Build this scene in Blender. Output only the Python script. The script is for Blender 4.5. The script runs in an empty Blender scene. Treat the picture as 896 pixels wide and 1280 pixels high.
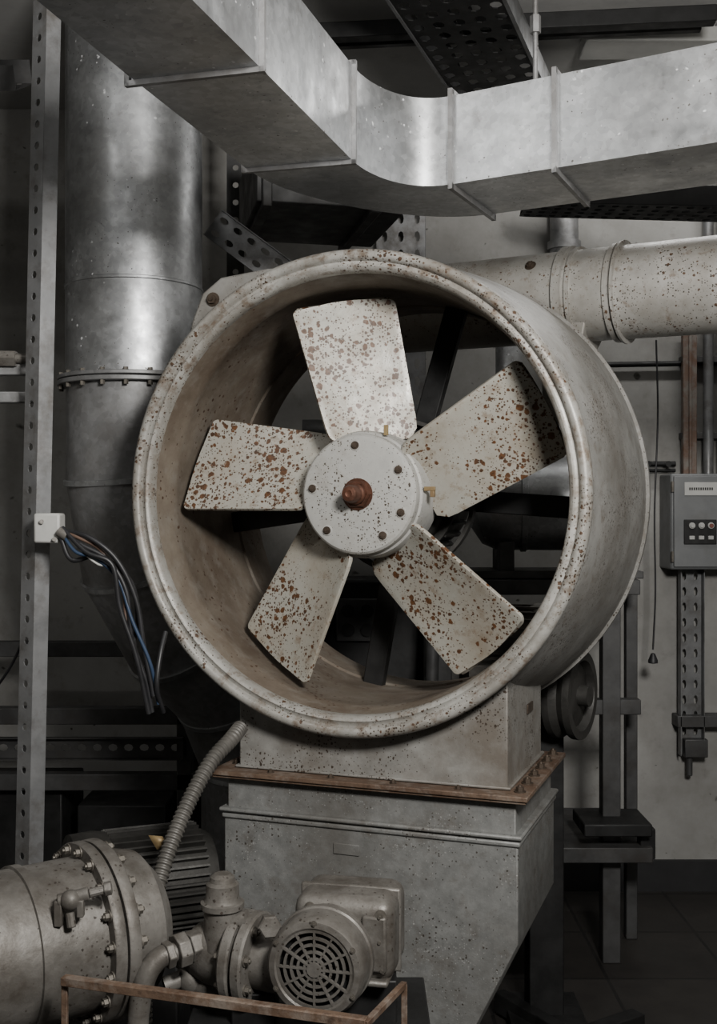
import bpy, bmesh, math, random
from mathutils import Vector, Matrix
random.seed(7)
R=math.radians
CAMZ=1.5; F=1400.0
def at(u,v,Y):            # surveyed position: bearing/elevation measured in photo, at depth Y (m)
    return Vector(((u-448)*Y/F, Y, CAMZ+(640-v)*Y/F))

# ---------------------------------------------------------------- materials
def nodes(name):
    m=bpy.data.materials.new(name); m.use_nodes=True
    nt=m.node_tree; b=nt.nodes['Principled BSDF']
    return m,nt,b
def N(nt,t,**kw):
    n=nt.nodes.new(t)
    for k,v in kw.items(): setattr(n,k,v)
    return n
def mixc(nt,fac,a,b,blend='MIX'):
    n=N(nt,'ShaderNodeMix',data_type='RGBA',blend_type=blend)
    for i,val in ((0,fac),(6,a),(7,b)):
        if hasattr(val,'is_linked'): nt.links.new(val,n.inputs[i])
        elif isinstance(val,(int,float)): n.inputs[i].default_value=val
        else: n.inputs[i].default_value=(*val,1)
    return n.outputs[2]
def math_(nt,op,a,b=0.0,clamp=False):
    n=N(nt,'ShaderNodeMath',operation=op,use_clamp=clamp)
    for i,val in ((0,a),(1,b)):
        if hasattr(val,'is_linked'): nt.links.new(val,n.inputs[i])
        else: n.inputs[i].default_value=val
    return n.outputs[0]
def ramp(nt,fac,lo,hi):
    n=N(nt,'ShaderNodeMapRange'); n.clamp=True
    nt.links.new(fac,n.inputs[0]); n.inputs[1].default_value=lo; n.inputs[2].default_value=hi
    return n.outputs[0]
def noise(nt,vec,scale,detail=4,rough=.6):
    n=N(nt,'ShaderNodeTexNoise'); n.inputs['Scale'].default_value=scale
    n.inputs['Detail'].default_value=detail; n.inputs['Roughness'].default_value=rough
    nt.links.new(vec,n.inputs['Vector']); return n.outputs['Fac']
def spots(nt,vec,scale,size,nz=None,pw=2.0):
    v=N(nt,'ShaderNodeTexVoronoi'); v.inputs['Scale'].default_value=scale
    # warp lookup so pits are irregular
    nn=N(nt,'ShaderNodeTexNoise'); nn.inputs['Scale'].default_value=scale*1.6; nn.inputs['Detail'].default_value=2; nt.links.new(vec,nn.inputs['Vector'])
    sb=N(nt,'ShaderNodeVectorMath',operation='SUBTRACT'); nt.links.new(nn.outputs['Color'],sb.inputs[0]); sb.inputs[1].default_value=(.5,.5,.5)
    sc_=N(nt,'ShaderNodeVectorMath',operation='SCALE'); nt.links.new(sb.outputs[0],sc_.inputs[0]); sc_.inputs['Scale'].default_value=.55/scale
    ad=N(nt,'ShaderNodeVectorMath',operation='ADD'); nt.links.new(vec,ad.inputs[0]); nt.links.new(sc_.outputs[0],ad.inputs[1])
    nt.links.new(ad.outputs[0],v.inputs['Vector'])
    s=N(nt,'ShaderNodeSeparateColor'); nt.links.new(v.outputs['Color'],s.inputs[0])
    sz=math_(nt,'MULTIPLY',math_(nt,'POWER',s.outputs[0],pw),size)
    if nz is not None: sz=math_(nt,'MULTIPLY',sz,nz)
    d=math_(nt,'SUBTRACT',sz,v.outputs['Distance'])
    return ramp(nt,d,0.0,0.08)
def mat(name,c1,c2,ns=6,metal=0.0,rough=.5,rv=.15,spot=(),bump=.1,bs=60,stain=None,stain2=None,stretch=None,spangle=0,lo=.35,hi=.65,patch=(.28,.62)):
    m,nt,b=nodes(name)
    tc=N(nt,'ShaderNodeTexCoord'); vec=tc.outputs['Object']
    sv=vec
    if stretch:
        mp=N(nt,'ShaderNodeMapping'); mp.inputs['Scale'].default_value=stretch
        nt.links.new(vec,mp.inputs[0]); sv=mp.outputs[0]
    n1=noise(nt,sv,ns,6,.65)
    col=mixc(nt,ramp(nt,n1,lo,hi),c1,c2)
    if spangle:
        v=N(nt,'ShaderNodeTexVoronoi'); v.inputs['Scale'].default_value=spangle
        nt.links.new(vec,v.inputs['Vector'])
        s=N(nt,'ShaderNodeSeparateColor'); nt.links.new(v.outputs['Color'],s.inputs[0])
        g=N(nt,'ShaderNodeMapRange'); nt.links.new(s.outputs[0],g.inputs[0]); g.inputs[3].default_value=.86; g.inputs[4].default_value=1.1
        cc=N(nt,'ShaderNodeCombineColor')
        for i in range(3): nt.links.new(g.outputs[0],cc.inputs[i])
        col=mixc(nt,1.0,col,cc.outputs[0],'MULTIPLY')
    for st_ in (stain,stain2):
        if st_:
            sc,l,h,colr,amt=st_
            f=math_(nt,'MULTIPLY',ramp(nt,noise(nt,sv,sc,8,.7),l,h),amt)
            col=mixc(nt,f,col,colr)
    big=ramp(nt,noise(nt,vec,7,3,.5),patch[0],patch[1])
    met=None
    for sp in spot:
        sc,size,colr=sp[:3]; pw=sp[3] if len(sp)>3 else 2.0
        f=spots(nt,vec,sc,size,big,pw)
        col=mixc(nt,f,col,mixc(nt,ramp(nt,noise(nt,vec,110,2),.3,.7),colr,tuple(x*.45 for x in colr)))
        met=f if met is None else math_(nt,'MAXIMUM',met,f)
    nt.links.new(col,b.inputs['Base Color'])
    if met is not None and metal>0:
        nt.links.new(math_(nt,'MULTIPLY',math_(nt,'SUBTRACT',1.0,met),metal),b.inputs['Metallic'])
    else: b.inputs['Metallic'].default_value=metal
    rr=N(nt,'ShaderNodeMapRange'); nt.links.new(noise(nt,vec,14,5),rr.inputs[0])
    rr.inputs[1].default_value=.3; rr.inputs[2].default_value=.7
    rr.inputs[3].default_value=max(0,rough-rv*.5); rr.inputs[4].default_value=min(1,rough+rv)
    nt.links.new(rr.outputs[0],b.inputs['Roughness'])
    if bump:
        bp=N(nt,'ShaderNodeBump'); bp.inputs['Strength'].default_value=bump; bp.inputs['Distance'].default_value=.004
        nt.links.new(noise(nt,vec,bs,6,.6),bp.inputs['Height']); nt.links.new(bp.outputs[0],b.inputs['Normal'])
    return m
RUST=(.11,.048,.020); RUST2=(.07,.034,.016); DK=(.050,.034,.022)
M_galv=mat('galvanized_steel',(.36,.37,.38),(.51,.52,.53),5,.90,.39,.15,bump=.05,bs=8,spangle=75,stain=(3,.43,.72,(.24,.24,.24),.8),stain2=(22,.58,.72,(.20,.19,.18),.55),spot=[(60,.34,(.66,.67,.68)),(110,.32,(.11,.10,.09))])
M_galvd=mat('galvanized_steel_dull',(.22,.222,.225),(.31,.312,.315),6,.6,.48,.15,bump=.06,bs=10,spangle=60,stain=(5,.43,.72,(.13,.12,.11),.8))
M_house=mat('grey_enamel_housing',(.215,.212,.20),(.305,.30,.285),9,.15,.42,.15,spot=[(110,.48,DK),(200,.55,DK,1.5)],bump=.12,bs=45,stain=(4,.40,.66,(.12,.108,.092),.75),stain2=(26,.53,.70,(.12,.095,.072),.65))
M_lip=mat('grey_enamel_rim',(.27,.265,.245),(.375,.367,.342),11,.15,.40,.15,spot=[(100,.58,(.09,.050,.028)),(180,.6,DK,1.2)],bump=.20,bs=50,stain=(6,.40,.64,(.145,.128,.105),.75),stain2=(30,.50,.64,(.125,.09,.062),.8))
M_liner=mat('stained_liner',(.19,.162,.128),(.118,.092,.068),5,.1,.6,.2,spot=[(90,.48,RUST2)],bump=.15,bs=40,stain=(3,.43,.70,(.065,.044,.028),.85),stain2=(18,.5,.7,(.21,.195,.17),.5))
M_blade=mat('pitted_blade_paint',(.325,.318,.28),(.41,.402,.36),12,.1,.40,.15,spot=[(55,.60,(.12,.052,.02),1.5),(95,.62,(.10,.046,.02),1.3),(170,.58,RUST2,1.1)],bump=.16,bs=60,stain=(6,.40,.68,(.20,.165,.12),.8),stain2=(34,.54,.68,(.17,.115,.07),.65),patch=(.20,.58))
M_hub=mat('hub_paint',(.34,.337,.32),(.42,.417,.395),14,.1,.40,.15,spot=[(130,.5,DK),(200,.5,DK,1.5)],bump=.16,bs=70,stain=(14,.46,.68,(.22,.205,.18),.7))
M_cab=mat('cabinet_paint',(.145,.147,.142),(.21,.212,.205),30,.15,.48,.1,spot=[(140,.45,(.06,.05,.04)),(220,.5,(.30,.30,.29),2)],bump=.18,bs=130,stain=(3,.43,.68,(.095,.088,.078),.8),stain2=(14,.53,.70,(.085,.07,.056),.6))
M_neck=mat('neck_paint',(.185,.18,.167),(.265,.26,.243),16,.15,.48,.1,spot=[(100,.48,DK),(190,.55,DK,1.4)],bump=.15,bs=90,stain=(5,.40,.64,(.115,.095,.075),.8))
M_rust=mat('rusty_steel',(.085,.050,.032),(.14,.092,.062),14,.3,.62,.2,bump=.35,bs=90,stain=(24,.48,.66,(.24,.21,.18),.6),stain2=(40,.55,.68,(.04,.022,.014),.8))
M_pipe=mat('cream_pipe_paint',(.28,.272,.25),(.37,.36,.335),7,.2,.38,.15,spot=[(95,.52,(.10,.055,.03)),(180,.52,DK,1.4)],bump=.1,bs=40,stain=(5,.43,.68,(.18,.16,.13),.75),stain2=(30,.56,.68,(.14,.095,.06),.7))
M_cast=mat('grimy_cast_metal',(.115,.107,.096),(.185,.175,.16),10,.35,.48,.2,spot=[(130,.45,(.045,.035,.027))],bump=.25,bs=80,stain=(12,.43,.66,(.06,.05,.04),.8))
M_castd=mat('dark_cast_metal',(.025,.024,.022),(.052,.05,.046),10,.4,.5,.2,bump=.25,bs=80)
M_dark=mat('dark_painted_steel',(.010,.010,.010),(.021,.021,.021),8,.4,.5,.2,bump=.1)
M_mid=mat('grey_painted_steel',(.045,.045,.045),(.08,.08,.08),8,.4,.5,.2,bump=.1,stain=(6,.5,.7,(.04,.033,.027),.6))
M_strut=mat('slotted_steel',(.14,.143,.145),(.205,.207,.21),9,.5,.45,.2,bump=.08,stain=(10,.48,.68,(.07,.06,.05),.75))
M_copper=mat('rusted_shaft',(.12,.05,.03),(.06,.028,.018),25,.6,.38,.2,bump=.3,bs=120)
M_yel=mat('brass_tab',(.26,.19,.09),(.18,.12,.06),20,.3,.5,.1,bump=.1)
M_bolt=mat('bolt_steel',(.11,.10,.085),(.17,.155,.135),40,.6,.48,.15,bump=.1)
M_boltd=mat('bolt_dark',(.05,.036,.026),(.09,.068,.05),40,.5,.5,.15,bump=.1)
M_rub=mat('black_rubber',(.010,.010,.011),(.018,.018,.02),20,0,.45,.1,bump=.05)
M_blue=mat('blue_cable_jacket',(.018,.035,.07),(.025,.045,.085),20,0,.45,.1,bump=0)
M_brn=mat('brown_cable_jacket',(.09,.055,.04),(.12,.075,.055),20,0,.45,.1,bump=0)
M_hose=mat('grey_hose',(.075,.07,.062),(.115,.108,.097),15,.2,.5,.1,bump=.1)
M_box=mat('control_box_paint',(.12,.125,.128),(.155,.16,.163),6,.1,.45,.1,bump=.06,stain=(9,.5,.75,(.085,.08,.072),.6))
M_white=mat('white_plastic',(.34,.34,.33),(.42,.42,.40),8,0,.4,.1,bump=.03)
M_red=mat('red_button_plastic',(.16,.05,.035),(.12,.04,.03),8,0,.4,.1,bump=.0)
M_orange=mat('rusty_conduit',(.12,.068,.045),(.16,.115,.09),14,.2,.6,.2,bump=.2,stain=(18,.44,.62,(.19,.18,.165),.85))
M_wall=mat('painted_plaster_wall',(.265,.262,.25),(.33,.326,.312),1.6,0,.75,.1,bump=.15,bs=14,stain=(2.2,.40,.68,(.165,.158,.145),.8),stain2=(9,.56,.72,(.14,.13,.118),.6),spot=[(9,.2,(.10,.095,.085)),(22,.2,(.10,.095,.085))])
M_ceil=mat('concrete_ceiling',(.34,.338,.33),(.44,.437,.425),3,0,.85,.1,bump=.3,bs=10,stain=(6,.48,.68,(.25,.247,.24),.6))
M_base=mat('dark_baseboard_paint',(.01,.01,.011),(.02,.02,.021),5,0,.6,.1,bump=.05)
def floor_mat():
    m,nt,b=nodes('floor_tiles'); tc=N(nt,'ShaderNodeTexCoord'); vec=tc.outputs['Object']
    br=N(nt,'ShaderNodeTexBrick'); br.offset=0; nt.links.new(vec,br.inputs['Vector'])
    br.inputs['Scale'].default_value=1; br.inputs['Brick Width'].default_value=.4; br.inputs['Row Height'].default_value=.4
    br.inputs['Mortar Size'].default_value=.006
    br.inputs['Color1'].default_value=(.028,.025,.022,1); br.inputs['Color2'].default_value=(.020,.018,.016,1); br.inputs['Mortar'].default_value=(.005,.005,.005,1)
    col=mixc(nt,ramp(nt,noise(nt,vec,5,7,.7),.35,.7),br.outputs[0],(.013,.011,.010))
    nt.links.new(col,b.inputs['Base Color']); b.inputs['Roughness'].default_value=.6
    bp=N(nt,'ShaderNodeBump'); bp.inputs['Strength'].default_value=.2; nt.links.new(noise(nt,vec,30),bp.inputs['Height']); nt.links.new(bp.outputs[0],b.inputs['Normal'])
    return m
M_floor=floor_mat()

# ---------------------------------------------------------------- builders
COL=bpy.context.scene.collection
def empty(name,loc=(0,0,0)):
    o=bpy.data.objects.new(name,None); o.empty_display_size=.1; o.location=loc; COL.objects.link(o); return o
def basis(d):
    d=d.normalized(); up=Vector((0,0,1)) if abs(d.z)<.95 else Vector((0,1,0))
    x=d.cross(up).normalized(); y=x.cross(d).normalized(); return x,y,d
def frame(o,d):
    x,y,z=basis(Vector(d)); m=Matrix((x,y,z)).transposed().to_4x4(); m.translation=o; return m
I4=Matrix.Identity(4)
def rz(a): return Matrix.Rotation(R(a),4,'Z')
class Bd:
    def __init__(s,name,mt,parent=None): s.n=name; s.m=mt; s.p=parent; s.bm=bmesh.new()
    def raw(s,vs,fs,M=I4):
        v=[s.bm.verts.new(M@Vector(p)) for p in vs]
        for f in fs:
            try: s.bm.faces.new([v[i] for i in f])
            except ValueError: pass
        return s
    def box(s,c,size,M=I4):
        a,b,h=[x/2 for x in size]; c=Vector(c)
        vs=[c+Vector((x,y,z)) for x in(-a,a) for y in(-b,b) for z in(-h,h)]
        return s.raw(vs,[(0,1,3,2),(4,6,7,5),(0,4,5,1),(2,3,7,6),(0,2,6,4),(1,5,7,3)],M)
    def beam(s,p0,p1,w,h):
        p0=Vector(p0);p1=Vector(p1); m=frame((p0+p1)/2,p1-p0); return s.box((0,0,0),(w,h,(p1-p0).length),m)
    def cyl(s,p0,p1,r0,r1=None,seg=24,caps=True,M=I4):
        p0=Vector(p0);p1=Vector(p1); r1=r0 if r1 is None else r1
        x,y,z=basis(p1-p0); vs=[]
        for p,r in((p0,r0),(p1,r1)):
            for i in range(seg):
                a=2*math.pi*i/seg; vs.append(p+x*r*math.cos(a)+y*r*math.sin(a))
        fs=[(i,(i+1)%seg,seg+(i+1)%seg,seg+i) for i in range(seg)]
        if caps: fs+=[tuple(range(seg))[::-1],tuple(range(seg,2*seg))]
        return s.raw(vs,fs,M)
    def lathe(s,prof,M=I4,seg=64,closed=False,a0=0,a1=360):   # about local Z ; prof=(r,z)
        vs=[];fs=[];n=len(prof); full=abs(a1-a0)>=360; ns=seg if full else seg+1
        for i in range(ns):
            a=R(a0+(a1-a0)*i/seg)
            for r,z in prof: vs.append((r*math.cos(a),r*math.sin(a),z))
        for i in range(seg):
            j=(i+1)%ns
            for k in range(n if closed else n-1):
                l=(k+1)%n; fs.append((i*n+k,j*n+k,j*n+l,i*n+l))
        s.raw(vs,fs,M); return s
    def tube(s,path,r,seg=14,caps=True,M=I4):
        P=[Vector(p) for p in path]; n=len(P); rs=r if isinstance(r,(list,tuple)) else [r]*n
        T=[(P[min(i+1,n-1)]-P[max(i-1,0)]).normalized() for i in range(n)]
        x,y,_=basis(T[0]); vs=[]
        for i in range(n):
            t=T[i]; x=(x-t*x.dot(t)).normalized(); y=t.cross(x)
            for k in range(seg):
                a=2*math.pi*k/seg; vs.append(P[i]+(x*math.cos(a)+y*math.sin(a))*rs[i])
        fs=[(i*seg+k,i*seg+(k+1)%seg,(i+1)*seg+(k+1)%seg,(i+1)*seg+k) for i in range(n-1) for k in range(seg)]
        if caps: fs+=[tuple(range(seg))[::-1],tuple(range((n-1)*seg,n*seg))]
        return s.raw(vs,fs,M)
    def prism(s,pts,h,M=I4):   # polygon in local XY extruded in +Z
        n=len(pts); vs=[(x,y,0) for x,y in pts]+[(x,y,h) for x,y in pts]
        return s.raw(vs,[tuple(range(n))[::-1],tuple(range(n,2*n))]+[(i,(i+1)%n,n+(i+1)%n,n+i) for i in range(n)],M)
    def bolt(s,p,d,r,h,washer=True):
        p=Vector(p); d=Vector(d).normalized()
        if washer: s.cyl(p,p+d*h*.25,r*1.45,seg=16)
        s.cyl(p,p+d*h,r,seg=6); s.cyl(p+d*h,p+d*h*1.35,r*.5,r*.42,seg=10); return s
    def sphere(s,c,r,sc=(1,1,1),M=I4):
        m=M@Matrix.Translation(Vector(c))@Matrix.Diagonal((r*sc[0],r*sc[1],r*sc[2],1))
        bmesh.ops.create_uvsphere(s.bm,u_segments=24,v_segments=14,radius=1,matrix=m); return s
    def perf(s,o,ax,ay,na,nb,ca,cb,ha,hb):  # perforated sheet
        o=Vector(o);ax=Vector(ax).normalized();ay=Vector(ay).normalized()
        for i in range(na):
            for j in range(nb):
                c=o+ax*(i+.5)*ca+ay*(j+.5)*cb
                out=[(1,0),(1,1),(0,1),(-1,1),(-1,0),(-1,-1),(0,-1),(1,-1)]
                k=.72
                inn=[(1,0),(k,k),(0,1),(-k,k),(-1,0),(-k,-k),(0,-1),(k,-k)]
                vs=[c+ax*x*ca/2+ay*y*cb/2 for x,y in out]+[c+ax*x*ha/2+ay*y*hb/2 for x,y in inn]
                s.raw(vs,[(q,(q+1)%8,8+(q+1)%8,8+q) for q in range(8)])
        return s
    def done(s,bevel=0,solid=0,angle=35,merge=True,seg=2,flat=False):
        bm=s.bm
        if merge: bmesh.ops.remove_doubles(bm,verts=bm.verts,dist=1e-5)
        bmesh.ops.recalc_face_normals(bm,faces=bm.faces)
        me=bpy.data.meshes.new(s.n); bm.to_mesh(me); bm.free()
        me.materials.append(s.m)
        if not flat:
            for p in me.polygons: p.use_smooth=True
            me.set_sharp_from_angle(angle=R(angle))
        o=bpy.data.objects.new(s.n,me); COL.objects.link(o)
        if s.p is not None:
            o.parent=s.p; o.matrix_parent_inverse=Matrix.Translation(-Vector(s.p.location))
        if solid:
            md=o.modifiers.new('solid','SOLIDIFY'); md.thickness=solid; md.offset=0
        if bevel:
            md=o.modifiers.new('bevel','BEVEL'); md.width=bevel; md.segments=seg; md.limit_method='ANGLE'; md.angle_limit=R(40)
        return o
def crom(P,n=8):
    P=[Vector(p) for p in P]; Q=[2*P[0]-P[1]]+P+[2*P[-1]-P[-2]]; out=[]
    for i in range(1,len(Q)-2):
        for k in range(n):
            t=k/n; a,b,c,d=Q[i-1:i+3]
            out.append(.5*((2*b)+(c-a)*t+(2*a-5*b+4*c-d)*t*t+(3*b-a-3*c+d)*t**3))
    out.append(P[-1]); return out
def bez(a,b,c,d,n):
    a,b,c,d=map(Vector,(a,b,c,d)); return [a*(1-t)**3+b*3*t*(1-t)**2+c*3*t*t*(1-t)+d*t**3 for t in[i/n for i in range(n+1)]]

# ---------------------------------------------------------------- room
XL,XR,YF,YB,ZC=-1.9,1.95,-1.3,4.45,3.1
def slab(name,c,s,m): return Bd(name,m).box(c,s).done()
slab('floor',((XL+XR)/2,(YF+YB)/2,-.05),(XR-XL+.4,YB-YF+.4,.1),M_floor)
slab('ceiling',((XL+XR)/2,(YF+YB)/2,ZC+.05),(XR-XL+.4,YB-YF+.4,.1),M_ceil)
slab('wall_back',((XL+XR)/2,YB+.05,ZC/2),(XR-XL+.4,.1,ZC),M_wall)
slab('wall_front',((XL+XR)/2,YF-.05,ZC/2),(XR-XL+.4,.1,ZC),M_wall)
slab('wall_left',(XL-.05,(YF+YB)/2,ZC/2),(.1,YB-YF,ZC),M_wall)
slab('wall_right',(XR+.05,(YF+YB)/2,ZC/2),(.1,YB-YF,ZC),M_wall)
slab('baseboard_back',((XL+XR)/2,YB-.012,.06),(XR-XL,.024,.12),M_base)
slab('baseboard_right',(XR-.012,(YF+YB)/2,.06),(.024,YB-YF,.12),M_base)

# ---------------------------------------------------------------- axial fan
FO=Vector((-.031,2.5,1.541)); MF=Matrix.Translation(FO)@rz(-20)       # local u right, v back, w up
ML=MF@Matrix.Rotation(R(-90),4,'X')   # local Z -> v
def fv(u,v,w): return MF@Vector((u,v,w))
e_=MF.to_3x3()@Vector((1,0,0)); d_=MF.to_3x3()@Vector((0,1,0)); UP=Vector((0,0,1))
fan=empty('industrial_axial_fan',FO)
Bd('housing_shell',M_house,fan).lathe([(.505,.62),(.600,.62),(.606,.612),(.606,.585),(.598,.58),(.596,.52),(.588,.4),(.574,.27),(.556,.14),(.541,.06),(.534,.034)],ML,128).done(angle=30)
Bd('inlet_rim',M_lip,fan).lathe([(.530,.036),(.541,.033),(.546,.022),(.547,.008),(.543,-.004),(.535,-.009),(.527,-.008),(.522,-.003),(.519,.004),(.514,.004),(.508,-.001),(.502,.002),(.498,.010),(.496,.022),(.497,.035)],ML,128,closed=True).done(angle=50)
Bd('housing_liner',M_liner,fan).lathe([(.497,.03),(.494,.05),(.492,.10),(.490,.12),(.492,.125),(.494,.3),(.500,.45),(.502,.47),(.497,.475),(.505,.62)],ML,128).done(angle=30)
# mounting ear
ear=Bd('mounting_ear',M_house,fan)
Mear=MF@Matrix.Translation((0,.16,0))@Matrix.Rotation(R(90),4,'X')
inner_arc=[(.53*math.cos(R(a)),.53*math.sin(R(a))) for a in range(104,150,4)]
ear.prism([(-.475,.34),(-.455,.43),(-.425,.50),(-.375,.535),(-.25,.548),(-.13,.545)]+inner_arc,.03,Mear).done(bevel=.005)
b=Bd('ear_bolts',M_boltd,fan); b.bolt(fv(-.395,.13,.482),-d_,.012,.012); b.done()
# rotor
HV=.085
hub=Bd('rotor_hub',M_hub,fan)
hub.lathe([(0,HV),(.125,HV),(.134,HV+.002),(.139,HV+.007),(.141,HV+.015),(.141,HV+.03),(.146,HV+.034),(.150,HV+.05),(.152,HV+.145),(.145,HV+.155),(0,HV+.155)],ML,72).done(angle=30)
sh=Bd('rotor_shaft',M_copper,fan)
sh.lathe([(.034,HV),(.034,HV-.008),(.031,HV-.012),(.026,HV-.012)],ML,6).lathe([(.037,HV),(.037,HV-.003),(.02,HV-.004)],ML,28)
sh.lathe([(.025,HV-.005),(.024,HV-.022),(.020,HV-.026),(.020,HV-.050),(.017,HV-.058),(.008,HV-.06),(.0,HV-.056)],ML,28).done(angle=30)
hb=Bd('hub_bolts',M_boltd,fan)
for a in(93,29,-22,-57,-132,173):
    p=fv(.113*math.cos(R(a)),HV-.002,.113*math.sin(R(a))); hb.bolt(p,-d_,.0066,.006)
hb.done()
hr=Bd('hub_bolt_bosses',M_hub,fan)
for a in(93,29,-22,-57,-132,173):
    p=fv(.113*math.cos(R(a)),HV,.113*math.sin(R(a))); hr.cyl(p+d_*.001,p-d_*.0022,.0135,.0115,seg=20)
hr.done()
def blade(name,phi):
    bd=Bd(name,M_blade,fan); R0,R1=.120,.468; rc=.014; ns=16
    rs=[R0+(R1-rc-R0)*i/14 for i in range(15)]+[R1-rc+rc*math.sin(R(90*k/8)) for k in range(1,9)]
    vs=[];V0=.160
    for r in rs:
        f=(r-R0)/(R1-R0); half=.5*(.216+.032*f)
        if r>R1-rc: half-= rc-math.sqrt(max(0,rc*rc-(r-(R1-rc))**2))
        if r<R0+.035: half-=.02*(1-(r-R0)/.035)**2
        beta=R(32-11*f)
        for k in range(ns+1):
            s_=(-1+2*k/ns)*half
            cam=.010*(1-(s_/half)**2)
            t=s_*math.cos(beta)+cam*math.sin(beta); v=V0-s_*math.sin(beta)+cam*math.cos(beta)
            rr=r-(t*t*.8)*f
            ca,sa=math.cos(R(phi)),math.sin(R(phi))
            tt=t-.034*(1-f)
            vs.append((rr*ca-tt*sa,v,rr*sa+tt*ca))
    w=ns+1; fs=[(i*w+k,i*w+k+1,(i+1)*w+k+1,(i+1)*w+k) for i in range(len(rs)-1) for k in range(ns)]
    bd.raw(vs,fs,MF); o=bd.done(solid=.009,merge=False,angle=60)
    md=o.modifiers.new('bevel','BEVEL'); md.width=.0025; md.segments=2; md.limit_method='ANGLE'; md.angle_limit=R(50)
for i,a in enumerate((98,25,-50,-121.5,170)): blade('blade_%d'%(i+1),a)
tb=Bd('balance_clips',M_yel,fan)
tb.box((.163,.118,.012),(.026,.008,.010),MF).box((.170,.118,.0),(.010,.012,.014),MF).box((.060,.112,.148),(.010,.008,.024),MF)
tb.done(bevel=.001)
# drive motor and struts
mo=Bd('drive_motor',M_castd,fan)
mo.lathe([(0,.26),(.12,.26),(.14,.27),(.148,.29),(.148,.34),(.165,.345),(.165,.36),(.148,.365),(.148,.56),(.11,.58),(0,.585)],ML,48)
for i in range(28):
    a=R(i*360/28); mo.box((.155,0,.46),(.02,.005,.17),ML@Matrix.Rotation(a,4,'Z'))
mo.lathe([(.188,.40),(.198,.40),(.198,.43),(.188,.43)],ML,48,closed=True)
mo.done(angle=30)
st=Bd('motor_support_struts',M_dark,fan)
for a in(74,-4,188,-100):
    st.box((.31,0,.45),(.39,.055,.03),ML@Matrix.Rotation(R(-a),4,'Z'))
st.done(bevel=.003)
# saddle neck under housing
def arc_pts(r,u0,u1,n=16): return [(u0+(u1-u0)*i/n,-math.sqrt(r*r-(u0+(u1-u0)*i/n)**2)) for i in range(n+1)]
ZP=.888-FO.z
Mn=MF@Matrix.Translation((0,.45,0))@Matrix.Rotation(R(90),4,'X')
nk=Bd('neck_box',M_neck,fan); pts=[(-.292,ZP+.006)]+[(.355,ZP+.006)]+[(p[0],p[1]) for p in arc_pts(.53,.355,-.292)]
nk.prism(pts,.385,Mn).done(bevel=.004)
nf=Bd('neck_weld_flange',M_neck,fan)
nf.box((.0315,.2575,ZP+.010),(.662,.398,.006),MF).done(bevel=.002)
pl=Bd('neck_nameplate',M_boltd,fan); pl.box((.357,.30,-.505),(.004,.06,.022),MF).done(bevel=.001)
fl=Bd('base_flange',M_rust,fan); fl.box((.031,.255,ZP+.0),(.755,.48,.011),MF).box((.031,.255,ZP-.009),(.745,.47,.006),MF).done(bevel=.002)
fb=Bd('flange_bolts',M_boltd,fan)
for v in(.06,.14,.22,.30,.38,.46): fb.bolt(fv(.383,v,ZP+.005),UP,.009,.012)
for u in(-.315,): 
    for v in(.1,.25,.4): fb.bolt(fv(u,v,ZP+.005),UP,.008,.010)
for u in(-.2,-.05,.1,.25): fb.bolt(fv(u,.042,ZP+.005),UP,.006,.007)
fb.done()

# cabinet / plenum
cab=empty('fan_plenum_cabinet',fv(.03,.25,ZP-.2))
def loft(bd,secs,M=I4,caps=True):
    n=len(secs[0]); vs=[p for s in secs for p in s]; fs=[]
    for i in range(len(secs)-1):
        for k in range(n): fs.append((i*n+k,i*n+(k+1)%n,(i+1)*n+(k+1)%n,(i+1)*n+k))
    if caps: fs+=[tuple(range(n))[::-1],tuple(range((len(secs)-1)*n,len(secs)*n))]
    bd.raw(vs,fs,M)
def rect(u0,u1,v0,v1,w): return [(u0,v0,w),(u1,v0,w),(u1,v1,w),(u0,v1,w)]
zz=lambda z:z-FO.z
cb=Bd('cabinet_body',M_cab,cab)
loft(cb,[rect(-.312,.377,.045,.465,zz(.875)),rect(-.312,.377,.045,.465,zz(.80)),rect(-.318,.383,.039,.471,zz(.795)),rect(-.318,.383,.039,.471,zz(.57)),rect(-.26,.20,.06,.45,zz(.20)),rect(-.26,.20,.06,.45,zz(.1))],MF)
cb.done(bevel=.003)
rd=Bd('folded_seam',M_cab,cab)
rd.box((.0325,.255,zz(.80)),(.722,.452,.010),MF).box((.0325,.255,zz(.785)),(.712,.442,.012),MF).done(bevel=.004)
cp=Bd('access_plate',M_cab,cab); cp.box((-.01,.038,zz(.735)),(.062,.004,.024),MF).done(bevel=.001)
cl=Bd('cabinet_skid',M_dark,cab)
for v in(.1,.42): cl.box((-.03,v,zz(.05)),(.62,.06,.1),MF)
cl.done(bevel=.003)

# ---------------------------------------------------------------- right horizontal pipe
pipe=empty('discharge_pipe',(.7,3.0,2.09))
pa=Vector((.10,3.36,2.10)); pb=Vector((1.86,2.304,2.062)); pd=(pb-pa).normalized()
Mp=frame(pa,pd); L=(pb-pa).length; pr=.124
def px(x): return (x-pa.x)/pd.x
p=Bd('pipe_body',M_pipe,pipe)
p.lathe([(0,0),(pr,0),(pr,L),(0,L)],Mp,64).done(angle=40)
p=Bd('pipe_collars',M_pipe,pipe)
for x,w,h in((.585,.022,.012),(.61,.010,.008),(.70,.014,.008),(.715,.006,.013)):
    a=px(x); p.lathe([(pr-.002,a-w*.6),(pr+h,a-w*.5),(pr+h,a+w*.5),(pr-.002,a+w*.6)],Mp,64)
p.done(angle=40)
sd=Bd('pipe_saddle',M_pipe,pipe)
bc=pa+pd*px(.575)
Ms=Matrix.Translation((bc.x,bc.y,0))@rz(-31)
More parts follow.
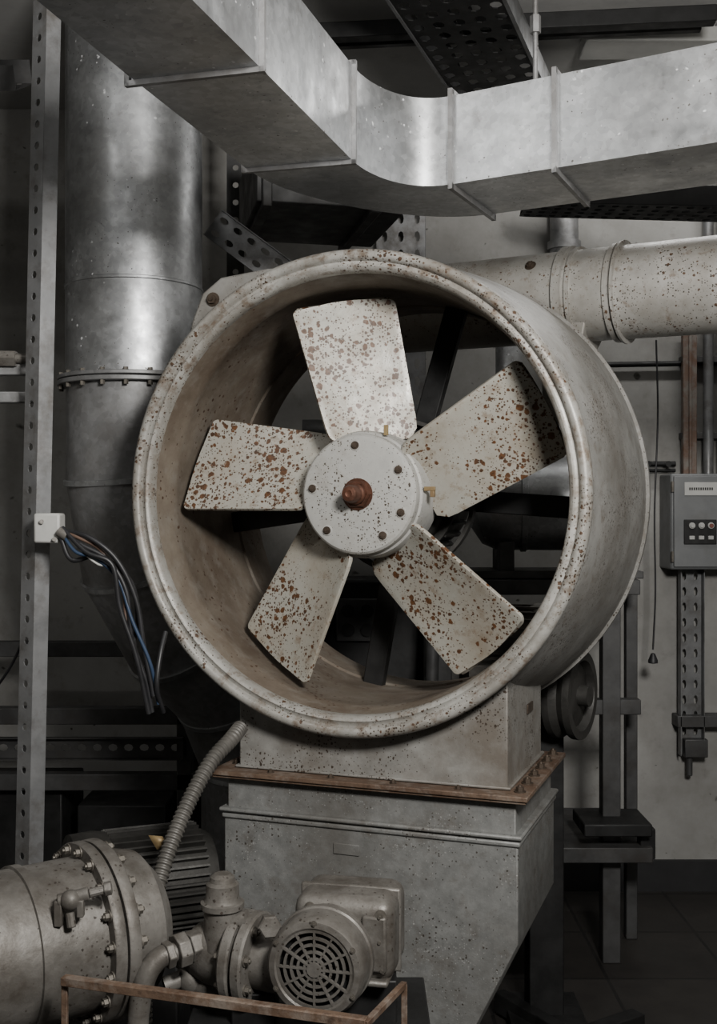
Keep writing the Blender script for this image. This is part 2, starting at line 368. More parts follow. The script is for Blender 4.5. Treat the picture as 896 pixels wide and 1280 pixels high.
loft(sd,[[(-.055,-.05,1.74),(.055,-.05,1.74),(.055,.05,1.74),(-.055,.05,1.74)],[(-.055,-.06,1.93),(.055,-.06,1.93),(.055,.06,1.93),(-.055,.06,1.93)],[(-.09,-.10,2.03),(.09,-.10,2.03),(.09,.10,2.03),(-.09,.10,2.03)]],Ms)
sd.done(bevel=.004)
bo=Bd('pipe_bolt',M_boltd,pipe); q=pa+pd*px(.515)
dr=(Vector((0,0,1.5))-q); dr.z=0; dr=(dr-pd*dr.dot(pd)).normalized(); dn=(dr*.8+UP*.6).normalized()
bo.bolt(q+dn*(pr-.002),dn,.011,.010).done()

# ---------------------------------------------------------------- big vertical galvanised pipe + elbow
vx,vy,vr=-.640,3.2,.192
vp=empty('vertical_ventilation_pipe',(vx,vy,2.2))
Mv=Matrix.Translation((vx,vy,0))
zf=at(0,467,3.0).z; zs=at(0,348,3.02).z
Bd('pipe_body',M_galv,vp).lathe([(vr,zf),(vr,zs),(vr+.003,zs+.002),(vr+.003,zs+.008),(vr,zs+.01),(vr,ZC)],Mv,72).done(angle=40)
q=Bd('pipe_flange',M_galvd,vp)
q.lathe([(vr-.01,zf-.016),(vr+.022,zf-.016),(vr+.022,zf-.003),(vr-.01,zf-.003)],Mv,72,closed=True).lathe([(vr-.01,zf),(vr+.022,zf),(vr+.022,zf+.011),(vr-.01,zf+.011)],Mv,72,closed=True).done(bevel=.002)
q=Bd('flange_bolts',M_bolt,vp)
for i in range(20):
    a=R(i*18+5); pp=Vector((vx+(vr+.013)*math.cos(a),vy+(vr+.013)*math.sin(a),zf-.016)); q.cyl(pp,pp-UP*.012,.007,seg=6); q.cyl(pp+UP*.026,pp+UP*.034,.007,seg=6)
q.done()
EP=[Vector(p) for p in [(vx,vy,zf-.01),(vx,vy,1.60),(vx+.035,vy+.05,1.36),(vx+.135,vy+.15,1.14),(vx+.26,vy+.28,.96),(vx+.33,vy+.38,.70),(vx+.33,vy+.40,0.0)]]
er=[vr-.003,vr,vr+.008,vr+.010,vr+.004,vr,vr]
q=Bd('elbow',M_galvd,vp); q.tube(EP,er,seg=64); q.done(angle=50)
q=Bd('elbow_seams',M_galv,vp)
for i in range(1,6):
    t=(EP[i+1]-EP[i-1]).normalized(); m=frame(EP[i],t); rr=er[i]
    q.lathe([(rr-.01,-.009),(rr+.006,-.007),(rr+.006,.007),(rr-.01,.009)],m,64)
q.done(angle=50)

# ---------------------------------------------------------------- overhead rectangular duct
du=empty('overhead_rectangular_duct',(.0,2.3,2.32))
ZD,HD=2.223,.195
inn=[Vector((-1.10,-1.28,0)),Vector((-.235,1.58,0)),Vector((-.16,1.82,0))]
out=[Vector((-1.32,-1.28,0)),Vector((-.455,1.58,0)),Vector((-.383,1.85,0))]
inn+=bez((-.013,2.30,0),(.02,2.41,0),(.11,2.525,0),(.206,2.47,0),14)
out+=bez((-.235,2.36,0),(-.17,2.59,0),(.146,2.82,0),(.32,2.72,0),14)
inn+=[Vector((.70,2.19,0)),Vector((1.93,1.50,0))]; out+=[Vector((.80,2.465,0)),Vector((1.93,1.86,0))]
secs=[[(a.x,a.y,ZD),(b2.x,b2.y,ZD),(b2.x,b2.y,ZD+HD),(a.x,a.y,ZD+HD)] for a,b2 in zip(inn,out)]
q=Bd('duct_body',M_galv,du); loft(q,secs); q.done(angle=30)
q=Bd('duct_joint_flanges',M_galvd,du)
def dframe(a,b2,w=.010,t=.009):
    a=Vector(a);b2=Vector(b2); x=(b2-a).normalized(); y=Vector((-x.y,x.x,0)); Lw=(b2-a).length
    m=Matrix((x,y,UP)).transposed().to_4x4(); m.translation=(a+b2)/2+UP*(ZD+HD/2)
    q.box((0,0,-HD/2-t/2),(Lw+2*t,w,t),m).box((0,0,HD/2+t/2),(Lw+2*t,w,t),m).box((-Lw/2-t/2,0,0),(t,w,HD+2*t),m).box((Lw/2+t/2,0,0),(t,w,HD+2*t),m)
dframe((-.16,1.82,0),(-.383,1.88,0)); dframe((-.013,2.30,0),(-.237,2.36,0)); dframe((.206,2.47,0),(.325,2.72,0),t=.013)
ia=Vector((.206,2.47,0)).lerp(Vector((.70,2.19,0)),.42); oa=Vector((.32,2.72,0)).lerp(Vector((.80,2.465,0)),.44)
dframe(ia,oa,t=.013); dframe((1.1,1.966,0),(1.26,2.22,0)); dframe((-.55,.54,0),(-.77,.60,0))
q.done(bevel=.002)

# ---------------------------------------------------------------- secondary dark ducts behind
q=Bd('branch_duct',M_mid); m=Matrix.Translation((-.05,3.62,2.52))@rz(12)
q.box((-.08,0,0),(.46,.5,.2),m).box((.05,0,0),(.03,.54,.24),m).box((-.28,0,0),(.03,.54,.24),m); q.done(bevel=.004)

# ---------------------------------------------------------------- slotted struts, trays
def angle_post(name,p0,p1,w,mt,pitch=.045,face=(1,0,0),side=(0,1,0),plain=False):
    p0=Vector(p0);p1=Vector(p1);d=(p1-p0);n=int(d.length/pitch); pc=d.length/n
    o=Bd(name,mt)
    o.perf(p0,d,face,n,1,pc,w,pitch*.36,w*.36)
    if plain:
        s_=Vector(side).normalized()*w*.8; o.raw([p0,p1,p1+s_,p0+s_],[(0,1,2,3)])
    else: o.perf(p0,d,side,n,1,pc,w,pitch*.42,w*.34)
    return o.done(solid=.003,flat=True)
def chan(name,p0,p1,w,h,mt,face=None,pitch=.05,rows=1,hx=.55,hy=.3,parent=None):
    p0=Vector(p0);p1=Vector(p1);d=p1-p0;n=max(1,int(d.length/pitch));pc=d.length/n
    f=Vector(face).normalized(); nrm=d.cross(f).normalized()
    o=Bd(name,mt,parent); o.perf(p0-f*w/2,d,f,n,rows,pc,w/rows,pc*hx,w/rows*hy)
    for s_ in(-1,1):
        a=p0+f*s_*w/2; o.raw([a,a+d,a+d+nrm*h,a+nrm*h],[(0,1,2,3)])
    return o.done(solid=.003,flat=True)
# main left upright
pt=at(60,-60,2.55); pbm=at(36,1075,2.55); dv_=(pt-pbm)/(pt.z-pbm.z)
pbm=pbm-dv_*pbm.z; top=pt+dv_*(ZC-pt.z)
angle_post('slotted_angle_upright',pbm,top,.042,M_strut,.049,face=(-.86,.5,0),side=(.80,.6,0),plain=True)
angle_post('slotted_angle_upright',(-.80,2.42,0),(-.80,2.42,ZC),.035,M_dark,.05,face=(-1,0,0),side=(0,1,0))
angle_post('slotted_angle_upright',(-.46,3.92,0),(-.46,3.92,ZC),.06,M_mid,.06)
chan('cable_riser_tray',(.165,4.36,.0),(.165,4.36,ZC),.19,.05,M_strut,face=(1,0,0),pitch=.07,rows=3,hx=.6,hy=.35)
# left cross rails
rl=empty('left_wall_pipe_rack',(-1.1,2.66,1.8))
q=Bd('rack_rails',M_galvd,rl)
for v,h in((462,.028),(497,.026)):
    z=at(0,v,2.64).z; q.box((-1.32,2.64,z),(1.14,.03,h))
q.done(bevel=.003)
q=Bd('rack_pipe',M_cast,rl); z=at(0,436,2.6).z
q.cyl((-1.89,2.62,z),(-.775,2.62,z-.02),.012).cyl((-.86,2.62,z-.02),(-.80,2.62,z-.021),.02,seg=6).cyl((-.90,2.62,z-.018),(-.875,2.62,z-.018),.018,seg=18).done(angle=40)
# junction box on upright with wires
jb=empty('junction_box',at(62,660,2.5))
q=Bd('box_shell',M_white,jb); q.box(at(62,660,2.50),(.058,.05,.066)).done(bevel=.005)
q=Bd('cable_gland',M_cast,jb); a=at(74,664,2.47); q.cyl(a,a+Vector((.02,-.005,-.012)),.012,seg=12).cyl(at(52,652,2.474),at(52,652,2.466),.005,seg=10).cyl(at(68,674,2.474),at(68,674,2.466),.005,seg=10).done()
def cable(name,pts,r,mt,parent=None): return Bd(name,mt,parent).tube(crom(pts,8),r,seg=10).done(angle=60)
cb_=empty('cable_bundle',at(150,760,2.45))
for i,(mt,pts) in enumerate([
  (M_rub,[(78,662,2.47),(100,680,2.45),(135,700,2.45),(158,740,2.45),(165,800,2.46),(182,850,2.47),(190,890,2.48)]),
  (M_blue,[(78,668,2.47),(95,690,2.44),(120,698,2.44),(148,725,2.45),(165,775,2.45),(188,830,2.46),(198,880,2.48)]),
  (M_brn,[(78,665,2.47),(98,672,2.45),(128,690,2.45),(152,735,2.46),(160,790,2.46),(176,840,2.47),(186,880,2.5)]),
  (M_rub,[(76,672,2.47),(90,700,2.46),(125,695,2.46),(162,725,2.46),(172,770,2.47),(168,820,2.47),(196,850,2.5)]),
  (M_white,[(80,660,2.47),(104,690,2.44),(122,705,2.44),(140,712,2.46),(158,750,2.48)]),
  (M_rub,[(82,664,2.47),(112,672,2.44),(146,700,2.44),(170,750,2.45),(180,810,2.46),(192,870,2.47)]),
  (M_rub,[(78,660,2.47),(108,690,2.43),(140,706,2.43),(150,760,2.44),(170,820,2.45),(186,892,2.47)]),
  (M_rub,[(207,790,2.5),(200,820,2.47),(196,860,2.46),(204,890,2.5)]) ]):
    cable('cable_%d'%(i+1),[at(*p) for p in pts],.0055 if mt is M_rub else (.0025 if mt is M_white else .004),mt,cb_)
cable('thin_wall_cable',[at(40,770,3.0),at(15,830,3.1),at(-20,880,3.2)],.004,M_rub)
# overhead cable tray
tr=empty('overhead_cable_tray',(.35,3.3,2.95))
A=Vector((-.62,1.05,2.93)); Bp=Vector((.52,4.42,2.93)); Bp=A+(Bp-A)*((4.29-1.05)/(4.42-1.05)); d=Bp-A; sx=Vector((d.y,-d.x,0)).normalized(); Lt=d.length; na=int(Lt/.075)
q=Bd('tray_bottom',M_dark,tr); q.perf(A,d,sx,na,5,Lt/na,.062,.045,.036); q.done(solid=.003,flat=True)
q=Bd('tray_side_rails',M_strut,tr)
for s_ in(0,.31):
    a=A+sx*s_; q.beam(a+UP*.03,a+d+UP*.03,.008 if s_==0 else .012,.075)
q.done()
q=Bd('tray_cables',M_rub,tr)
for k in range(4):
    off=.06+k*.06; q.tube([A+sx*(off+.01*math.sin(t*1.7+k))+d*t/16+UP*.016 for t in range(17)],.012,seg=10)
q.done()
q=Bd('overhead_strut_beam',M_dark); q.beam((-.5,3.62,3.03),(1.1,3.45,3.03),.05,.05).beam((-.5,3.78,3.06),(1.1,3.6,3.06),.03,.03).done(bevel=.003)
hr_=Bd('threaded_hanger_rod',M_galvd); hp=at(669,40,2.62); hr_.cyl((hp.x,hp.y,ZD+HD+.01),(hp.x,hp.y,ZC),.006,seg=10).cyl((hp.x,hp.y,2.62),(hp.x,hp.y,2.66),.013,seg=6).done()
chan('perforated_cable_tray',at(655,262,3.9),at(800,268,3.4)+Vector((.3,0,0)),.22,.06,M_dark,face=(0,1,.05),pitch=.05,rows=4,hx=.6,hy=.6)
chan('perforated_cable_tray',(-1.6,2.95,2.62),(-.88,2.95,2.62),.16,.06,M_mid,face=(0,1,.5),pitch=.05,rows=3,hx=.6,hy=.5)
chan('perforated_cable_tray',(-1.75,2.75,2.80),(-.80,2.75,2.80),.14,.06,M_dark,face=(0,1,.8),pitch=.05,rows=3,hx=.6,hy=.5)
chan('slotted_brace',at(266,278,3.34),at(420,392,3.34),.09,.01,M_strut,face=(.6,0,.8),pitch=.05,rows=2,hx=.6,hy=.4)
q=Bd('vertical_conduit_pipe',M_galvd); cx_=.80; q.cyl((cx_,4.36,2.15),(cx_,4.36,ZC),.055).cyl((cx_,4.36,2.52),(cx_,4.36,2.55),.065).done(angle=40)
q=Bd('vertical_conduit_pipe',M_galv); c=at(636,450,4.15); q.cyl((c.x,c.y,1.72),(c.x,c.y,2.2),.05).cyl((c.x,c.y,1.9),(c.x,c.y,1.93),.06).done(angle=40)

# ---------------------------------------------------------------- control box on back wall
YW=YB
cbx=empty('wall_control_box',(1.4,YW-.08,1.46))
def W(u,v,dy=0): return at(u,v,YW-dy)
q=Bd('enclosure',M_box,cbx); x0=W(838,0,.16).x; z0,z1=W(0,712,.16).z,W(0,592,.16).z
q.box(((x0+x0+.34)/2,YW-.08,(z0+z1)/2),(.34,.16,z1-z0)).done(bevel=.008)
q=Bd('enclosure_door',M_box,cbx); q.box((x0+.17,YW-.165,(z0+z1)/2),(.32,.012,z1-z0-.02)).done(bevel=.003)
YP=YW-.172
q=Bd('label_plate',M_white,cbx); q.box((at(880,0,YP).x,YP,at(0,611,YP).z),(.15,.003,.05)).done(bevel=.001)
q=Bd('label_print',M_dark,cbx)
xx=at(862,0,YP).x
for i in range(11): q.box((xx+i*.0085,YP-.002,at(0,611,YP).z),(.0055,.001,.010))
q.done()
q=Bd('button_panel',M_dark,cbx); q.box((at(875,0,YP).x,YP,at(0,665,YP).z),(.125,.008,.095)).done(bevel=.003)
q=Bd('switch_bezels',M_white,cbx)
qr=Bd('red_buttons',M_red,cbx)
for i in range(3):
    for j in range(2):
        c=Vector((at(864,0,YP).x+i*.036,YP-.005,at(0,657,YP).z-j*.046))
        if j==0:
            q.cyl(c,c-Vector((0,.008,0)),.012,seg=18); (qr if i==2 else q).cyl(c,c-Vector((0,.014,0)),.008,seg=18)
        else: q.box(c,(.020,.012,.014))
q.done(bevel=.001); qr.done()
q=Bd('hinges',M_bolt,cbx); 
for z in(z0+.05,z1-.05): q.cyl((x0+.004,YP,z-.02),(x0+.004,YP,z+.02),.006,seg=10)
q.done()
cd=empty('wall_conduit_run',(1.33,YW-.05,1.2))
q=Bd('rusty_conduit',M_orange,cd)
x=at(862,0,YW-.06).x; q.box((x,YW-.05,(z1+2.22)/2),(.055,.03,2.22-z1)); q.box((x,YW-.068,(z1+2.22)/2),(.012,.01,2.22-z1))
q.done(bevel=.003)
q=Bd('conduit_pipe',M_strut,cd)
for u,r in((885,.020),(903,.018)): x=at(u,0,YW-.06).x; q.cyl((x,YW-.06,z1),(x,YW-.06,ZC),r,seg=14)
q.done(angle=40)
q=Bd('conduit_clamps',M_mid,cd)
for z in(1.8,2.1): q.box((1.38,YW-.03,z),(.22,.05,.025))
q.done(bevel=.002)
chan('riser_channel',(at(862,0,YW-.05).x,YW-.05,z0),(at(862,0,YW-.05).x,YW-.05,.55),.09,.04,M_strut,face=(1,0,0),pitch=.06,rows=2,hx=.6,hy=.35,parent=cd)
q=Bd('wall_bracket',M_mid); q.box((at(875,0,YW-.05).x,YW-.05,at(0,897,YW).z),(.20,.08,.045)).box((at(862,0,YW).x,YW-.06,at(0,930,YW).z),(.09,.06,.07)).cyl((at(856,0,YW).x,YW-.06,at(0,940,YW).z),(at(856,0,YW).x,YW-.06,at(0,965,YW).z),.012,seg=12).done(bevel=.003)
hc=empty('hanging_pull_cord',(1.13,4.3,1.5))
cable('cord',[at(820,425,4.2),at(822,520,4.2),at(818,640,4.2),at(819,740,4.2),at(816,812,4.2)],.0035,M_rub,hc)
q=Bd('cord_weight',M_rub,hc); c=at(816,822,4.2); q.lathe([(0,.018),(.008,.015),(.018,-.01),(.018,-.02),(0,-.024)],Matrix.Translation(c),18).done()
q=Bd('wall_conduit',M_dark); z=W(0,457,.03).z; q.cyl((.8,YW-.03,z),(1.94,YW-.03,z+.02),.011,seg=12)
z=W(0,580,.03).z; q.cyl((1.05,YW-.03,z),(1.25,YW-.03,z),.011,seg=12).cyl((1.05,YW-.03,z-.025),(1.25,YW-.03,z-.025),.007,seg=12)
for x in(1.07,1.14,1.22): q.cyl((x,YW,z),(x,YW-.045,z),.012,seg=10)
q.done(angle=40)

# ---------------------------------------------------------------- right-back machine frame
mf=empty('machine_frame',(.9,3.8,.6))
q=Bd('frame_posts',M_mid,mf)
q.box((at(762,0,3.75).x,3.75,.62),(.06,.06,1.24)).box((at(788,0,3.95).x,3.95,.62),(.04,.04,1.24)).box((.28,3.75,.62),(.06,.06,1.24)).box((.28,4.1,.62),(.05,.05,1.24))
q.box((.585,3.75,1.25),(.70,.07,.05)).box((.6,4.0,1.25),(.72,.05,.05)).box((.6,3.9,.38),(.72,.5,.05)).box((.60,3.75,.85),(.68,.05,.05))
q.done(bevel=.003)
q=Bd('frame_bracket',M_dark,mf); z=at(0,1030,3.7).z
q.box((.84,3.72,z),(.22,.20,.04)).box((.95,3.70,z-.06),(.05,.05,.1)).done(bevel=.004)
bl=empty('belt_pulley',at(722,868,3.15))
q=Bd('pulley_wheel',M_castd,bl); m=frame(at(712,868,3.2),(.85,-.5,0))
q.lathe([(.03,-.03),(.09,-.03),(.10,-.04),(.125,-.04),(.125,-.02),(.112,0),(.125,.02),(.125,.04),(.10,.04),(.09,.02),(.03,.03)],m,48,closed=True).cyl((0,0,-.25),(0,0,.06),.03,M=m).done(angle=30)
q=Bd('pulley_stand',M_dark,bl); c=at(700,868,3.2); q.box((c.x-.03,3.3,.49),(.1,.1,.98)).box((c.x-.03,3.3,.02),(.22,.22,.04)).done(bevel=.003)
# background tank/compressor on frame seen through fan
tk=empty('compressor_unit',(.6,3.85,1.5))
q=Bd('pressure_tank',M_galv,tk); m=frame(Vector((.40,3.9,1.53)),(1,-.1,0))
q.lathe([(0,-.02),(.08,-.01),(.14,.03),(.162,.08),(.162,.16),(.168,.162),(.168,.18),(.162,.182),(.162,.34),(.168,.342),(.168,.36),(.162,.362),(.162,.42),(.14,.47),(.08,.51),(0,.52)],m,48).done(angle=35)
q=Bd('tank_saddles',M_mid,tk)
for x in(.50,.80): q.box((x,3.87,1.34),(.05,.2,.12))
q.box((.6,3.87,1.29),(.7,.28,.025)).done(bevel=.003)
q=Bd('compressor_motor',M_cast,tk); m=frame(Vector((.42,3.6,1.11)),(1,-.35,0))
q.lathe([(0,0),(.07,0),(.085,.012),(.085,.2),(.07,.215),(0,.215)],m,36)
for i in range(20): q.box((.088,0,.1),(.016,.004,.17),m@Matrix.Rotation(R(18*i),4,'Z'))
q.box((.5,3.72,.945),(.3,.35,.14)).done(angle=30)
q=Bd('motor_cap',M_pipe,tk); m=frame(Vector((.60,3.53,1.15)),(.6,-.8,0)); q.lathe([(0,.05),(.035,.05),(.045,.04),(.045,0),(.06,0),(.06,-.05),(0,-.05)],m,30).done(angle=30)
q=Bd('compressor_piping',M_mid,tk)
q.tube(crom([(.1,3.8,1.6),(.2,3.8,1.55),(.26,3.65,1.4),(.24,3.65,1.0),(.24,3.65,.5)],6),.022)
q.cyl((-.2,4.0,1.8),(.6,4.0,1.8),.03).done(angle=50)
# background switch cabinet low in fan opening
sp=empty('floor_switch_cabinet',(0,3.9,.5))
q=Bd('cabinet_shell',M_dark,sp); q.box((-.02,4.08,.63),(.5,.3,1.26)).done(bevel=.008)
q=Bd('socket_panel',M_mid,sp); c=at(447,775,3.92); q.box(c,(.15,.02,.15)).done(bevel=.004)
q=Bd('sockets',M_dark,sp)
for i in range(2):
    for j in range(2): cc=c+Vector((-.033+i*.066,-.01,-.033+j*.066)); q.cyl(cc,cc-Vector((0,.012,0)),.023,seg=20)
q.done()
q=Bd('floor_base_beam',M_dark); q.beam((.42,2.95,.04),(.80,3.2,.04),.05,.07).beam((.42,3.35,.04),(.70,2.9,.04),.04,.06).done(bevel=.003)

# ---------------------------------------------------------------- left background low machinery
lm=empty('shelf_frame',(-1.2,3.9,.6))
q=Bd('shelf_beams',M_mid,lm)
for z,y in((.82,3.75),(.60,3.75),(1.0,4.1)): q.box((-1.15,y,z),(1.2,.05,.055))
for x in(-1.72,-.58):
    for y in(3.75,4.1): q.box((x,y,.5),(.05,.05,1.0))
q.done(bevel=.003)
chan('shelf_slotted_beam',(-1.72,3.71,.72),(-.58,3.71,.72),.07,.03,M_mid,face=(0,0,1),pitch=.05,rows=1,hx=.6,hy=.35,parent=lm)
q=Bd('shelf_crates',M_dark,lm); q.box((-1.3,3.93,.36),(.6,.30,.42)).box((-.8,3.93,.33),(.3,.30,.36)).box((-1.15,3.93,.13),(1.1,.32,.04)).done(bevel=.006)

# finned motor
fm=empty('finned_electric_motor',(-.45,2.62,.62))
c=at(132,1108,2.66); ax=Vector((.88,.42,-.02)).normalized(); m=frame(c-ax*.03,ax)
q=Bd('motor_frame',M_castd,fm)
q.lathe([(0,-.02),(.09,-.02),(.113,0),(.115,.03),(.115,.25),(.105,.28),(0,.29)],m,48)
for i in range(40): q.box((.120,0,.14),(.022,.0045,.22),m@Matrix.Rotation(R(9*i),4,'Z'))
q.lathe([(.10,-.06),(.127,-.055),(.131,0),(.127,.03),(.10,.03)],m,48,closed=True)
q.done(angle=30)
q=Bd('motor_pedestal',M_dark,fm); cc=m@Vector((0,0,.12)); q.box((cc.x,cc.y,(cc.z-.1)/2),(.20,.2,cc.z-.1)).done(bevel=.005)
q=Bd('yellow_tag',M_yel,fm); c2=at(190,1052,2.43)
q.raw([c2,c2+Vector((.022,.005,.010)),c2+Vector((.034,.0,-.006)),c2+Vector((.012,-.006,-.016)),c2+Vector((-.008,0,.014))],[(0,1,2,3),(0,4,1)]).done(solid=.002)

# tank with flange, bottom left
tn=empty('flanged_pressure_vessel',at(60,1170,2.0))
c=at(108,1165,2.12); ax=Vector((.80,.60,0)).normalized(); m=frame(c,ax)
q=Bd('vessel_body',M_cast,tn)
q.lathe([(0,-1.05),(.09,-1.04),(.13,-1.0),(.142,-.95),(.142,-.02),(.142,.07),(.135,.1),(.10,.13),(0,.145)],m,72)
q.lathe([(.140,-.14),(.147,-.138),(.147,-.122),(.140,-.12)],m,72).done(angle=30)
q=Bd('vessel_flanges',M_cast,tn)
q.lathe([(.135,-.015),(.166,-.015),(.168,-.012),(.168,.004),(.166,.007),(.135,.007)],m,72,closed=True).lathe([(.135,.012),(.166,.012),(.168,.015),(.168,.032),(.166,.035),(.135,.035)],m,72,closed=True).done(angle=40)
q=Bd('vessel_bolts',M_bolt,tn)
for i in range(18):
    a=R(i*20+8); p0=m@Vector((.155*math.cos(a),.155*math.sin(a),-.015)); q.bolt(p0,-ax,.0075,.010); q.bolt(m@Vector((.155*math.cos(a),.155*math.sin(a),.035)),ax,.0085,.013)
q.done()
q=Bd('vessel_clamp',M_cast,tn); k=at(88,1125,1.96)
q.sphere(k,.018).cyl(k-Vector((.022,0,.002)),k+Vector((.03,.01,.008)),.012,seg=12).cyl(k+Vector((.0,-.005,-.02)),k+Vector((.005,-.01,-.045)),.008,seg=10).cyl(k+Vector((.03,.01,.008)),k+Vector((.065,.02,.014)),.008,seg=10).cyl(k+Vector((.055,.018,.013)),k+Vector((.068,.02,.015)),.013,seg=6)
q.box(k+Vector((-.02,0,-.022)),(.014,.02,.045)).box(k+Vector((.018,0,-.014)),(.012,.016,.03))
q.done(bevel=.002)
q=Bd('vessel_saddle',M_dark,tn); 
for t in(-.25,-.75): cc=m@Vector((0,0,t)); q.box((0,0,(cc.z-.12)/2),(.08,.24,cc.z-.12),Matrix.Translation((cc.x,cc.y,0))@rz(37))
q.done(bevel=.004)

# corrugated hose
P=crom([at(300,910,2.64),at(288,925,2.58),at(262,955,2.52),at(230,1015,2.44),at(202,1090,2.36),at(186,1160,2.30),at(180,1240,2.28),at(176,1330,2.28),at(150,1420,2.3)],26)
acc=[0]
for i in range(1,len(P)): acc.append(acc[-1]+(P[i]-P[i-1]).length)
n=int(acc[-1]/.0028); PP=[];j=0
for i in range(n):
    s_=acc[-1]*i/(n-1)
    while j<len(P)-2 and acc[j+1]<s_: j+=1
    PP.append(P[j].lerp(P[j+1],min(1,(s_-acc[j])/max(1e-9,acc[j+1]-acc[j]))))
Bd('corrugated_hose',M_hose).tube(PP,[.0155+(.0030 if (i%4) in(0,1) else 0) for i in range(n)],seg=16).done(angle=25)

# ---------------------------------------------------------------- pump unit
pu=empty('pump_unit',at(350,1190,2.05))
c=at(392,1213,1.93); ax=(Vector((.25,.97,.0))).normalized(); m=frame(c,ax)
q=Bd('pump_motor_body',M_cast,pu)
q.lathe([(.066,.004),(.072,0),(.082,.002),(.087,.010),(.088,.03),(.088,.055),(.091,.058),(.091,.07),(.084,.074),(.082,.16),(0,.17)],m,64)
q.done(angle=30)
q=Bd('fan_cover_grille',M_cast,pu)
for r in(.018,.030,.042,.054,.066): q.lathe([(r-.0022,.002),(r+.0022,.002),(r+.0022,.007),(r-.0022,.007)],m,48,closed=True)
for i in range(12): q.box((.040,0,.0045),(.056,.0035,.006),m@Matrix.Rotation(R(30*i),4,'Z'))
q.cyl((0,0,.0),(0,0,.01),.013,seg=20,M=m).done(angle=30)
q=Bd('grille_recess',M_dark,pu); q.cyl((0,0,.016),(0,0,.02),.072,seg=40,M=m).done()
q=Bd('pump_gearcase',M_cast,pu); mb=Matrix.Translation((-.014,2.085,.730))@rz(-12)
q.box((0,0,0),(.185,.15,.150),mb)
q.done(bevel=.026,seg=4)
q=Bd('gearcase_flange',M_cast,pu); q.box((0,.0,.0),(.190,.014,.154),mb).box((.0,.0,-.07),(.17,.17,.012),mb).box((.060,-.078,0),(.045,.012,.10),mb).done(bevel=.005)
q=Bd('pump_bolts',M_bolt,pu)
for dx,dz in((.070,.05),(-.06,.055),(.074,-.045),(.070,.005)): q.bolt(mb@Vector((dx,-.073,dz)),mb.to_3x3()@Vector((0,-1,0)),.007,.01)
axf=Vector((.93,-.36,.0)).normalized(); mfl=frame(at(296,1196,2.07),axf)
for i in range(8):
    a=R(i*45+20)
    q.bolt(mfl@Vector((.069*math.cos(a),.069*math.sin(a),.048)),axf,.007,.010); q.bolt(mfl@Vector((.069*math.cos(a),.069*math.sin(a),0)),-axf,.007,.010)
for a in range(30,390,60):
    q.bolt(m@Vector((.079*math.cos(R(a)),.079*math.sin(R(a)),.002)),-ax,.004,.004)
q.done()
q=Bd('pump_flanges',M_cast,pu)
q.lathe([(0,0),(.082,0),(.086,.004),(.086,.018),(.082,.021),(.06,.021),(.06,.027),(.082,.027),(.086,.03),(.086,.044),(.082,.048),(.05,.048),(.052,.10),(0,.11)],mfl,56)
q.lathe([(0,-.10),(.03,-.098),(.045,-.08),(.055,-.05),(.058,-.02),(.065,0),(.0,0)],mfl,40).done(angle=30)
q=Bd('pump_volute',M_cast,pu)
k=at(278,1135,2.06); q.lathe([(.036,-.09),(.034,-.02),(.034,0),(.040,.002),(.040,.012),(.034,.014),(.031,.020),(.030,.045),(.024,.05),(.022,.058),(.015,.064),(0,.066)],Matrix.Translation(k),40)
q.sphere(at(268,1178,2.08),.052,(1,.9,.8)).sphere(at(240,1222,2.09),.03).sphere(at(262,1232,2.09),.035)
q.cyl(at(283,1155,2.05),at(310,1150,2.04),.018,seg=16).cyl(at(240,1218,2.09),at(205,1232,2.07),.016,seg=14)
q.lathe([(0,0),(.018,0),(.021,.004),(.021,.018),(.018,.021),(0,.021)],frame(at(336,1156,2.0),(.2,-1,.1)),6)
q.done(angle=32)
q=Bd('pipe_union',M_cast,pu); a=at(258,1176,2.07); b2=at(203,1196,2.02); dd=(b2-a)
q.cyl(a,b2,.017).cyl(a+dd*.15,a+dd*.42,.028,seg=6).cyl(a+dd*.46,a+dd*.72,.032,seg=8).cyl(a+dd*.78,a+dd*.95,.025,seg=6).done(bevel=.002)
q=Bd('suction_pipe',M_cast,pu); q.tube(crom([at(215,1190,2.03),at(196,1200,2.02),at(182,1222,2.01),at(174,1260,2.01),at(172,1310,2.01),at(172,1500,2.01)],8),.0195,seg=18).done(angle=50)
q=Bd('pump_mount_table',M_dark,pu)
q.box((-.09,2.10,.565),(.44,.26,.02))
for x in(-.28,.10):
    for y in(2.0,2.2): q.box((x,y,.28),(.035,.035,.56))
q.box((.0,2.1,.61),(.14,.14,.08)).box((-.19,2.07,.60),(.08,.1,.06)).done(bevel=.003)
sk=empty('rusty_guard_rail',(-.25,1.8,.72))
q=Bd('rail_bars',M_rust,sk)
a=at(76,1227,1.85); b2=Vector((.01,1.695,a.z)); c3=Vector((.075,1.84,a.z))
q.beam(a,b2,.003,.014); q.beam(a+Vector((.003,.007,.006)),b2+Vector((.003,.007,.006)),.014,.003)
q.beam(b2,c3,.010,.010)
for pnt in(a+Vector((.004,.01,0)),c3): q.box((pnt.x,pnt.y,pnt.z/2),(.010,.010,pnt.z))
q.done(bevel=.001)

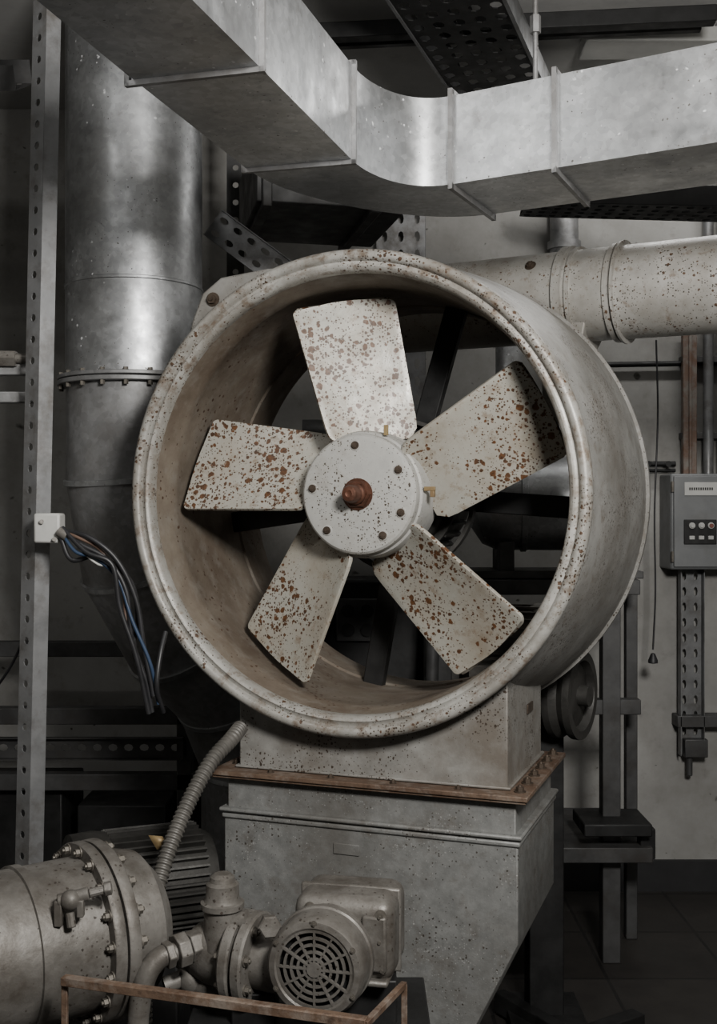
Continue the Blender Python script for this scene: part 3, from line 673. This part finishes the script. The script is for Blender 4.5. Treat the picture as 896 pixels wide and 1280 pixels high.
# ---------------------------------------------------------------- lamps
def area(name,loc,target,sx_,sy_,power,color=(1,1,1)):
    l=bpy.data.lights.new(name,'AREA'); l.shape='RECTANGLE'; l.size=sx_; l.size_y=sy_; l.energy=power; l.color=color
    o=bpy.data.objects.new(name,l); o.location=loc; dv=Vector(target)-Vector(loc)
    o.rotation_euler=dv.to_track_quat('-Z','Y').to_euler(); COL.objects.link(o)
    return o
wl=empty('work_lamp',(.62,.35,2.25))
LP=Vector((.62,.35,2.30)); TG=Vector((-.1,2.6,1.75)); ld=(TG-LP).normalized(); m=frame(LP-ld*.03,ld)
q=Bd('lamp_housing',M_dark,wl); q.box((0,0,-.03),(.50,.44,.05),m)
q.cyl(LP-ld*.05,(LP.x,LP.y-.1,2.06),.015).cyl((LP.x,LP.y-.1,2.08),(LP.x,LP.y-.1,.02),.018)
for a in(0,120,240): q.cyl((LP.x,LP.y-.1,.5),(LP.x+.4*math.cos(R(a)),LP.y-.1+.4*math.sin(R(a)),.01),.012)
q.done()
k=area('work_lamp_light',LP,TG,.44,.38,96,(1,.975,.935)); k.parent=wl; k.matrix_parent_inverse=Matrix.Translation(-Vector(wl.location))
cf=empty('ceiling_fill_fixture',(1.1,3.1,3.05))
q=Bd('fixture_body',M_white,cf); q.box((1.25,3.75,3.07),(1.0,.16,.05)).done(bevel=.005)
k=area('ceiling_fill_light',(1.25,3.75,3.04),(1.25,3.85,0),.9,.12,11,(1,.985,.955)); k.parent=cf; k.matrix_parent_inverse=Matrix.Translation(-Vector(cf.location))
cf=empty('ceiling_fill_fixture',(-1.0,1.4,3.05))  # added fill lamp out of view, brightens the left pipe, elbow and upright
q=Bd('fixture_body',M_white,cf); q.box((-1.0,1.4,3.07),(.8,.16,.05)).done(bevel=.005)
k=area('ceiling_fill_light',(-1.0,1.4,3.04),(-.8,2.6,1.0),.7,.12,10,(1,.985,.955)); k.parent=cf; k.matrix_parent_inverse=Matrix.Translation(-Vector(cf.location))
w=bpy.data.worlds.new('world'); w.use_nodes=True; w.node_tree.nodes['Background'].inputs[0].default_value=(.55,.55,.55,1); w.node_tree.nodes['Background'].inputs[1].default_value=.02
bpy.context.scene.world=w

# ---------------------------------------------------------------- camera
cam=bpy.data.cameras.new('camera'); cam.sensor_fit='VERTICAL'; cam.sensor_height=36; cam.lens=F/1280*36; cam.clip_start=.05
co=bpy.data.objects.new('camera',cam); co.location=(0,0,CAMZ); co.rotation_euler=(R(90),0,0); COL.objects.link(co)
bpy.context.scene.camera=co
